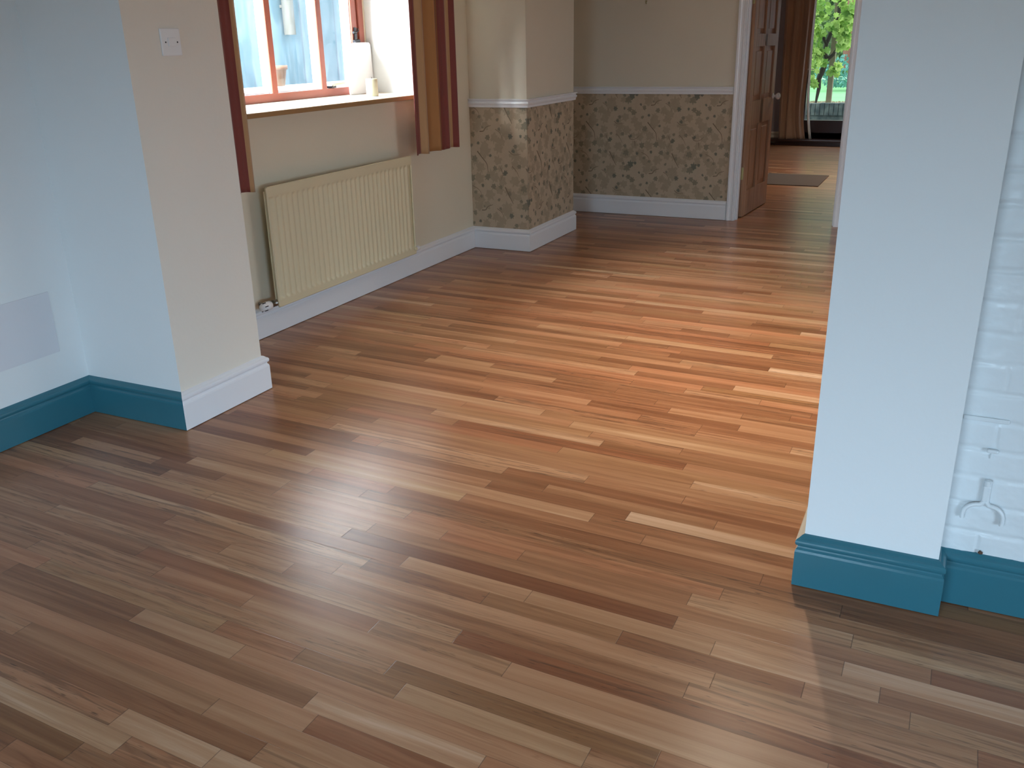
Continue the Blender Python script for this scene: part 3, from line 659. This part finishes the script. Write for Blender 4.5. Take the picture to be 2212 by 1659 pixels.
for yb in (4.0, 4.9):
    b = MB(); b.box(-3.331, -3.252, yb-.015, yb+.015, .25, .72); b.build('wall_bracket', M['rad'], rad)
b = MB(); b.lathe((-3.245, 3.757, .195), (0, -1, 0), [(0, .0), (0, .013), (.012, .013), (.012, .018), (.030, .018), (.030, .012), (.042, .012), (.042, .019), (.066, .017)], 18)
b.tube([(-3.245, 3.70, .195), (-3.29, 3.70, .19), (-3.335, 3.70, .19)], .0085, 12); vl = b.build('thermostatic_valve', M['chrome'], rad)
b = MB(); b.lathe((-3.245, 3.692, .195), (0, -1, 0), [(0, .016), (.004, .024), (.035, .025), (.038, .022), (.060, .0225), (.070, .018), (.073, .0)], 24)
b.build('control_head', M['plastic'], vl)
for k in range(6):
    b = MB(); t = k*math.pi/3+.3; cx, cz = -3.245+.0235*math.cos(t), .195+.0235*math.sin(t); b.tube([(cx, 3.628, cz), (cx, 3.650, cz)], .0028, 6)
    b.build('head_slot', M['black'], vl)
b = MB(); b.lathe((-3.245, 5.16, .195), (0, 1, 0), [(0, .012), (.014, .012), (.014, .018), (.03, .018), (.03, .012), (.045, .012)], 18)
b.tube([(-3.245, 5.20, .195), (-3.29, 5.20, .19), (-3.335, 5.20, .19)], .0085, 12); vr = b.build('lockshield_valve', M['chrome'], rad)
b = MB(); b.lathe((-3.245, 5.203, .195), (0, 1, 0), [(0, .014), (.003, .017), (.035, .015), (.040, .011), (.041, 0)], 20); b.build('valve_cap', M['plastic'], vr)

# ------------------------------------------------------------------ light switch, hatch
sw = MB(); sw.box(-2.7805, -2.7715, 2.727, 2.825, 1.475, 1.573, bev=.003)
so_ = sw.build('light_switch', M['plastic']); tag(so_, 'white single light switch plate on the cream face of the left pier', 'light switch')
b = MB(); b.box(-2.7725, -2.767, 2.757, 2.797, 1.509, 1.540, bev=.002); b.build('rocker', M['plastic'], so_)
for y in (2.7465, 2.8065):
    b = MB(); b.tube([(-2.7722, y, 1.5235), (-2.7707, y, 1.5235)], .0032, 10); b.build('screw', M['black'], so_)
hp = MB(); hp.box(-3.3205, -3.3165, 1.84, 2.443, .312, .572, bev=.0015)
tag(hp.build('wall_panel', paint('white_panel', (.70, .70, .73), .55)), 'flat off-white blanking panel fixed low on the left wall above the teal skirting', 'panel')
pk = MB(); pk.tube([(-2.545, 7.95, 1.79), (-2.545, 7.938, 1.79)], .004, 8); pk.tube([(-2.549, 7.945, 1.790), (-2.545, 7.938, 1.776), (-2.541, 7.934, 1.774), (-2.539, 7.934, 1.781)], .003, 8)
pk.tube([(-2.553, 7.948, 1.797), (-2.537, 7.948, 1.797)], .003, 8)
tag(pk.build('picture_hook', M['brass']), 'small picture hook left in the cream far wall above the dado rail', 'hook')

# ------------------------------------------------------------------ painted-over fittings on the brick wall
yb = 2.483
b = MB()
b.box(.1795, .1985, yb-.010, yb+.004, .315, .372, bev=.004); b.tube([(.189, yb-.006, .372), (.189, yb-.006, .388)], .0095, 14)
b.tube([(.189, yb-.012, .384), (.192, yb-.006, .384)], .007, 10)
b.build
arcL = [(.187, yb-.006, .325)]+[(.187-.0085-.038*math.sin(t), yb-.009, .282+.034*math.cos(t)-.012*max(0, t-1.2)) for t in [i*math.pi/2/8*1.12 for i in range(9)]]
arcR = [(.191, yb-.006, .325)]+[(.191+.0085+.038*math.sin(t), yb-.009, .282+.034*math.cos(t)-.014*max(0, t-1.2)) for t in [i*math.pi/2/8*1.18 for i in range(9)]]
b.tube(arcL, [.006, .0062]+[.0058]*8, 12); b.tube(arcR, [.006, .0062]+[.0058]*8, 12)
tag(b.build('iron_bracket', brickmat), 'forked iron bracket painted over in white low on the brick wall', 'bracket')
b = MB(); b.box(.104, .213, yb-.005, yb+.004, .5500, .5625, bev=.003)
tag(b.build('batten', brickmat), 'narrow white painted strip let into the brick wall beside the pier', 'strip')
b = MB(); b.box(.172, .200, yb-.009, yb+.004, .466, .476, bev=.0035); b.box(.182, .190, yb-.003, yb+.004, .448, .466, bev=.002)
tag(b.build('wall_peg', brickmat), 'stub of a painted-over peg above the forked bracket', 'peg')
b = MB(); b.tube([(.197, 2.479, .168), (.199, 2.479, .171), (.206, 2.479, .169)], [.004, .006, .003], 8)
tag(b.build('chip', paint('rusty_chip', (.10, .05, .03), .9)), 'dark chip in the white brickwork just above the right teal skirting', 'chip')

# ------------------------------------------------------------------ doorway, door, far room
b = MB()
CS = [(0, 0), (.014, 0), (.018, .006), (.018, .020), (.013, .026), (.013, .046), (.018, .052), (.018, .064), (0, .066)]
def casing(xa, sgn):
    P = []
    for z in (0, 2.155): P.append([(xa+sgn*d, 7.95-h, z) for h, d in CS])
    b.grid(P if sgn > 0 else [r[::-1] for r in P], 0, False)
casing(-1.762, 1); casing(-.800, -1)
b.box(-1.762, -.800, 7.934, 7.95, 2.10, 2.165)
struct(b.build('trim_3', M['gloss_white']))
b = MB()
b.box(-1.710, -1.690, 7.948, 8.098, 0, 2.12); b.box(-.868, -.85, 7.948, 8.098, 0, 2.12); b.box(-1.69, -.868, 7.948, 8.098, 2.10, 2.12)
b.box(-1.690, -1.678, 7.99, 8.03, 0, 2.10); b.box(-.880, -.868, 7.99, 8.03, 0, 2.10)
struct(b.build('trim_4', M['gloss_white']))
# open door leaf, hinged on the left jamb, swung into the far room
dr = struct(empty('door_1', (-1.70, 8.10, .005))); dr['label'] = 'stripped pine panelled door standing open into the far room'; dr['category'] = 'door'
th = math.radians(3.6)
def rotd(bm_):
    c_, s_ = math.cos(th), math.sin(th)
    bm_.v = [(-1.70+(x+1.70)*c_+(y-8.10)*s_, 8.10-(x+1.70)*s_+(y-8.10)*c_, z) for x, y, z in bm_.v]; return bm_
X0, X1, Y0, Y1, Z0, Z1 = -1.70, -1.66, 8.105, 8.93, .008, 2.09
b = MB(); st = .10
b.box(X0, X1, Y0, Y0+st, Z0, Z1, bev=.002); b.box(X0, X1, Y1-st, Y1, Z0, Z1, bev=.002)
for z0, z1 in ((Z0, .22), (.78, .98), (1.42, 1.52), (Z1-.11, Z1)): b.box(X0, X1, Y0+st, Y1-st, z0, z1, bev=.001)
b.box(X0, X1, (Y0+Y1)/2-.045, (Y0+Y1)/2+.045, .22, Z1-.11, bev=.001)
rotd(b).build('door_leaf', M['pine'], dr)
for z0, z1 in ((.22, .78), (.98, 1.42), (1.52, Z1-.11)):
    for y0, y1 in ((Y0+st, (Y0+Y1)/2-.045), ((Y0+Y1)/2+.045, Y1-st)):
        b = MB(); b.box(X0+.013, X1-.013, y0, y1, z0, z1); b.box(X0+.007, X1-.007, y0+.04, y1-.04, z0+.04, z1-.04, bev=.004)
        rotd(b).build('door_panel', M['pine'], dr)
for sg, nm in ((1, 'door_knob'), (-1, 'door_knob')):
    b = MB(); b.lathe((X1 if sg > 0 else X0, Y1-.045, .985), (sg, 0, 0), [(0, .0), (0, .026), (.006, .026), (.009, .012), (.025, .011), (.032, .022), (.045, .029), (.058, .027), (.066, .015), (.068, 0)], 24)
    rotd(b).build(nm, M['ceramic'], dr)
for z in (.33, 1.75):
    b = MB(); b.box(X0-.002, X0+.030, Y0-.0035, Y0+.001, z, z+.105, bev=.001); b.tube([(X0-.006, Y0-.006, z), (X0-.006, Y0-.006, z+.105)], .005, 10)
    b.build('hinge', M['brass'], dr)

# far window: dark timber frame, bottom board and step
win2 = struct(empty('window_2', ((fx0+fx1)/2, fy+.03, fz0)))
b = MB(); b.box(fx0, fx0+.085, fy, fy+.10, .075, fz1, bev=.003); b.box(fx1-.085, fx1, fy, fy+.10, .075, fz1, bev=.003); b.box(fx0, fx1, fy, fy+.10, .075, .335, bev=.003); b.box(fx0, fx1, fy, fy+.10, fz1-.09, fz1, bev=.003)
b.build('window_frame', M['darkwood'], win2)
b = MB(); b.box(-1.30, -1.22, fy+.01, fy+.09, .335, fz1-.09, bev=.003); b.build('mullion', M['darkwood'], win2)
b = MB(); b.box(fx0+.085, fx1-.085, fy+.05, fy+.056, .335, fz1-.09); b.build('pane', M['glass_clean'], win2)
b = MB(); b.box(fx0+.062, fx0+.078, fy-.035, fy, 1.03, 1.05, bev=.003); b.box(fx0+.062, fx0+.16, fy-.035, fy-.025, 1.035, 1.047, bev=.003); b.build('window_handle', M['ceramic'], win2)
b = MB(); b.box(-2.46, fx1+.1, 14.02, fy+.05, 0, .055); b.box(-2.62, fx1+.15, 13.98, fy+.05, .055, .080, bev=.004)
struct(b.build('trim_5', M['darkwood']))
# peach curtain draped to the step
cu = curtain('curtain', -2.44, -2.12, 14.10, .082, 2.3, 3, .035, M['curtain_far'], 12, axis='x', wid_top=1.25)
for v in cu.data.vertices:
    h = max(0, 1-(v.co.z-.08)/.55)
    v.co.x += .07*h*h*(1 if v.co.x > -2.28 else .2); v.co.y -= .03*h*h
tag(cu, 'peach curtain hanging to the dark step of the garden window', 'curtain')
b = MB(); P = []
for i in range(9):
    t = i/8; P.append([(-2.10+.012*math.sin(t*9)+(.10*(1-h)**5)*1.0+.02*t, 14.13+.05*t, .083+(2.2*h)) for h in [k/30 for k in range(31)]])
b.grid(P); o = b.build('lining', M['lining']); o.parent = cu
o.modifiers.new('thick', 'SOLIDIFY').thickness = .002
mt_ = MB(); mt_.v = []; 
mt_.box(-1.96, -1.295, 10.12, 10.97, .0, .008, bev=.002)
tag(mt_.build('floor_mat', M['mat']), 'flat grey-brown mat on the boards beyond the doorway', 'mat')

# ------------------------------------------------------------------ lamps (the dining room's own, and one added for the far room)
def downlight(x, y, power, label, cone=104, col=(1.0, .84, .66)):
    r = empty('downlight', (x, y, H)); tag(r, label, 'lamp')
    b = MB(); b.lathe((x, y, H+.0), (0, 0, -1), [(0, .032), (0, .046), (.004, .045), (.006, .040), (.003, .032)], 28); b.build('bezel', M['chrome'], r)
    b = MB(); b.lathe((x, y, H), (0, 0, -1), [(0, .0), (0, .031), (.001, .031), (.001, .0)], 24); b.build('lens', M['plastic'], r)
    l = bpy.data.lights.new('beam', 'SPOT'); l.energy = power; l.shadow_soft_size = .03; l.color = col
    l.spot_size = math.radians(cone); l.spot_blend = 1.0
    lo = bpy.data.objects.new('beam', l); C.objects.link(lo); lo.location = (x, y, H-.012)
downlight(-.71, 4.10, 285, 'round downlight in the dining room ceiling', 107)
downlight(-.70, 10.8, 190, 'unseen downlight added to warm the far room', 150)  # added out of view to brighten and warm the far room

# ------------------------------------------------------------------ outside the dining window
struct(MB().box(-9.5, -4.0, 0, 14, -.12, -.02).build('ground_side', M['paving']))
o = MB().box(-7.3, -7.0, 2.5, 14.0, -.02, 2.9).build('neighbouring_wall', M['outwall']); tag(o, 'blue grey rendered wall across the side passage outside the window', 'wall')
b = MB(); b.tube([(-6.92, 8.72, 1.62), (-6.92, 8.72, 2.9)], .065, 16); b.box(-7.0, -6.90, 8.68, 8.76, 1.9, 1.93)
tag(b.build('drainpipe', M['pipe']), 'grey drainpipe on the wall seen through the middle pane', 'pipe')
b = MB(); b.box(-6.5, -6.3, 6.4, 9.6, -.02, 1.12, bev=.02); tag(b.build('low_wall', M['outwhite']), 'low pale wall outside behind the middle pane', 'wall')
b = MB(); b.lathe((-6.40, 7.78, 1.12), (0, 0, 1), [(0, 0), (0, .075), (.16, .105), (.16, .118), (.20, .118), (.20, .10), (.17, .09), (.169, 0)], 24)
tag(b.build('flower_pot', M['pot']), 'terracotta pot on the low wall seen through the middle pane', 'pot')

# ------------------------------------------------------------------ garden
struct(MB().box(3.1, 14, -9, 9, -.3, -.12).build('ground_right', M['paving']))
struct(MB().box(-9, 3.1, -14, -2.75, -.3, -.12).build('ground_back', M['paving']))
def rattr(me, vals):
    at = me.attributes.new('rnd', 'FLOAT', 'POINT'); at.data.foreach_set('value', vals)
def leaves(name, pts, size, mat, seed, shape='vine', parent=None, face=None):
    rnd = random.Random(seed); V = []; F_ = []; R = []
    shp = {'vine': [(0, -.15), (.30, -.42), (.50, -.12), (.85, .02), (.62, .35), (.72, .78), (.30, .72), (0, 1.15), (-.30, .70), (-.75, .74), (-.60, .32), (-.86, 0), (-.5, -.14), (-.3, -.4)],
           'oval': [(0, -.6), (.3, -.2), (.32, .3), (0, .9), (-.32, .3), (-.3, -.2)]}[shape]
    for p in pts:
        s = size*rnd.uniform(.6, 1.25); e = Matrix.Rotation(rnd.uniform(0, 6.28), 3, 'Y') @ Matrix.Identity(3)
        rot = Matrix.Rotation(rnd.uniform(-1.0, 1.0), 3, 'Z') @ Matrix.Rotation(rnd.uniform(-.9, .9), 3, 'X') @ Matrix.Rotation(rnd.gauss(3.14, .8), 3, 'Y')
        b = len(V); rv = rnd.random(); V.append(tuple(Vector(p)+rot @ Vector((0, .10*s, .1*s)))); R.append(rv)
        for q in shp: V.append(tuple(Vector(p)+rot @ Vector((q[0]*s*.5, -.18*s*abs(q[0]), q[1]*s*.5)))); R.append(rv)
        n = len(shp)
        for i in range(n): F_.append((b, b+1+i, b+1+(i+1) % n))
    me = bpy.data.meshes.new(name); me.from_pydata(V, [], F_); rattr(me, R)
    return link(name, me, mat, parent)
struct(MB().box(-9, 4, 14.5, 17.05, -.12, -.02).build('ground_patio', M['paving']))
# raised bed edged with upright bricks
b = MB(); rnd = random.Random(5); x = -5.0
while x < 2.5:
    w_ = .068; hh = .395+.008*rnd.random()+(.012*(x+2.4)); b.box(x, x+w_, 16.96+.01*rnd.random(), 17.14, .20, hh, bev=.006); x += w_+.008
b.box(-5, 2.5, 16.99, 17.12, -.05, .36)
mt, t, N, L, B = nt('mossy_brick'); B.inputs['Roughness'].default_value = .9; tc = N.new('ShaderNodeTexCoord'); n = N.new('ShaderNodeTexNoise'); n.inputs['Scale'].default_value = 9; n.inputs['Detail'].default_value = 6
L.new(tc.outputs['Object'], n.inputs['Vector']); r = N.new('ShaderNodeValToRGB'); r.color_ramp.elements[0].position = .35; r.color_ramp.elements[0].color = (.045, .06, .055, 1); r.color_ramp.elements[1].position = .7; r.color_ramp.elements[1].color = (.14, .16, .13, 1)
L.new(n.outputs['Fac'], r.inputs[0]); L.new(r.outputs[0], B.inputs['Base Color'])
tag(b.build('garden_edging', mt), 'low mossy edging wall of upright bricks outside the garden window', 'wall')
# bed and lawn
b = MB(); b.box(-6, 3, 17.12, 17.75, .25, .375); struct(b.build('ground_bed', M['soil']))
V = []; rr = []
def lawn():
    P = []; R = []
    nx, ny = 60, 60
    for i in range(nx+1):
        P.append([(-12+18*i/nx, 17.7+14*k/ny, .365+.02*mnoise.noise(Vector((i*.6, k*.6, 0)))) for k in range(ny+1)])
    b = MB(); b.grid(P); me_o = b.build('lawn', M['grass']); rattr(me_o.data, [.5+.5*mnoise.noise(Vector((v.co.x*2, v.co.y*2, 0))) for v in me_o.data.vertices]); return me_o
lw = lawn(); lw['kind'] = 'stuff'; lw['label'] = 'bright green lawn beyond the brick edging'; lw['category'] = 'lawn'
gr = random.Random(2)
o = leaves('fallen_leaves', [(gr.uniform(-3.4, -1.2), gr.uniform(17.48, 17.62), .392) for _ in range(240)], .055, leafmat('dry_leaf', (.42, .36, .20), (.72, .66, .50), .1), 8, 'oval')
o['kind'] = 'stuff'; o['label'] = 'pale fallen leaves scattered along the bed under the vine'; o['category'] = 'leaves'
# post and vine
b = MB(); b.box(-2.235, -2.145, 17.36, 17.45, .36, 3.0, bev=.004)
pst = b.build('wooden_post', M['postwood']); tag(pst, 'square wooden pergola post carrying the grape vine', 'post')
vn = empty('grape_vine', (-2.32, 17.35, .37)); tag(vn, 'grape vine with a dark twisted trunk climbing the wooden post', 'vine')
b = MB(); yv = 17.30
def gp(px, py, y=17.27):
    d = fw+rt*((px-1106)/FOC)-up*((py-829.5)/FOC); t_ = y/d.y; return (d.x*t_, y, 1.5+d.z*t_)
tr1 = [(1762,223),(1765,208),(1769,190),(1768,172),(1775,155),(1781,142),(1786,128),(1781,112),(1785,95),(1793,76),(1800,58),(1806,40),(1813,25),(1814,0),(1812,-40)]
b.tube([gp(*p) for p in tr1], [.018,.026,.034,.045,.05,.045,.04,.035,.034,.036,.042,.040,.034,.03,.026], 10)
b.tube([gp(1787,128,17.27), gp(1800,118,17.24), gp(1805,108,17.22)], [.035,.03,.018], 8)
b.tube([gp(1786,96,17.27), gp(1779,84,17.2), gp(1783,66,17.2)], [.03,.025,.012], 8)
b.tube([gp(1765,185), gp(1752,178,17.2), gp(1745,172,17.1)], [.015,.01,.005], 8)
b.build('vine_trunk', M['bark'], vn)
rv = random.Random(11); pts = []
def cl(px, py, sx, sy, n, y0=16.95, y1=17.26):
    for _ in range(n): y = rv.uniform(y0, y1); pts.append(gp(rv.gauss(px, sx), rv.gauss(py, sy), y))
cl(1765,20,13,22,60); cl(1760,60,9,16,36); cl(1768,80,6,8,8); cl(1765,112,8,8,26); cl(1756,108,6,6,10); cl(1762,135,9,9,22); cl(1754,178,6,5,9)
cl(1832,20,9,14,34); cl(1820,55,9,10,30); cl(1825,80,8,12,30); cl(1815,95,6,6,12); cl(1805,150,5,6,9); cl(1810,140,8,3,5); cl(1800,62,6,12,10); cl(1845,50,8,30,20); cl(1798,150,5,8,5); cl(1800,-40,40,20,90); pts = [p for p in pts if p[2] > .60]
leaves('vine_foliage', pts, .165, M['vine'], 4, 'vine', None).parent = None
lf = bpy.data.objects['vine_foliage']; lf.parent = vn; lf.matrix_parent_inverse = Matrix.Translation(-vn.location)
# shrub, trunk, hedge behind
sb = empty('garden_shrub', gp(1832, 172, 21.5)); tag(sb, 'blue green shrub at the back of the lawn right of the vine', 'shrub')
rs = random.Random(21); sp_ = []
c0 = Vector(gp(1838, 158, 21.5))
for _ in range(900):
    d = Vector((rs.gauss(0, 1), rs.gauss(0, 1), rs.gauss(0, 1))).normalized()*rs.uniform(.55, 1)
    q_ = c0+Vector((d.x*.75, d.y*.5, d.z*.42)); q_.z = max(q_.z, .48); sp_.append(tuple(q_))
o = leaves('shrub_foliage', sp_, .12, M['shrub'], 5, 'oval'); o.parent = sb; o.matrix_parent_inverse = Matrix.Translation(-sb.location)
b = MB(); b.tube([gp(1833, 150, 22.4), gp(1835, 90, 22.4), gp(1842, 20, 22.4), gp(1846, -80, 22.4)], [.14, .12, .11, .1], 12)
tag(b.build('tree_trunk', M['redbark']), 'reddish brown tree trunk behind the shrub at the right of the garden view', 'tree')
rh = random.Random(31); hp_ = []
for _ in range(5200): hp_.append((rh.uniform(-8.5, .5), 26+rh.uniform(-.9, .9), rh.uniform(.62, 4.6)))
o = leaves('hedge', hp_, .30, M['hedge'], 6, 'oval'); tag(o, 'tall green hedge closing the back of the garden', 'hedge')
b = MB(); b.box(-9, 1, 26.9, 27.1, .45, 4.8); b.build('hedge_core', paint('hedge_depth', (.10, .22, .07), .9, 0), o)
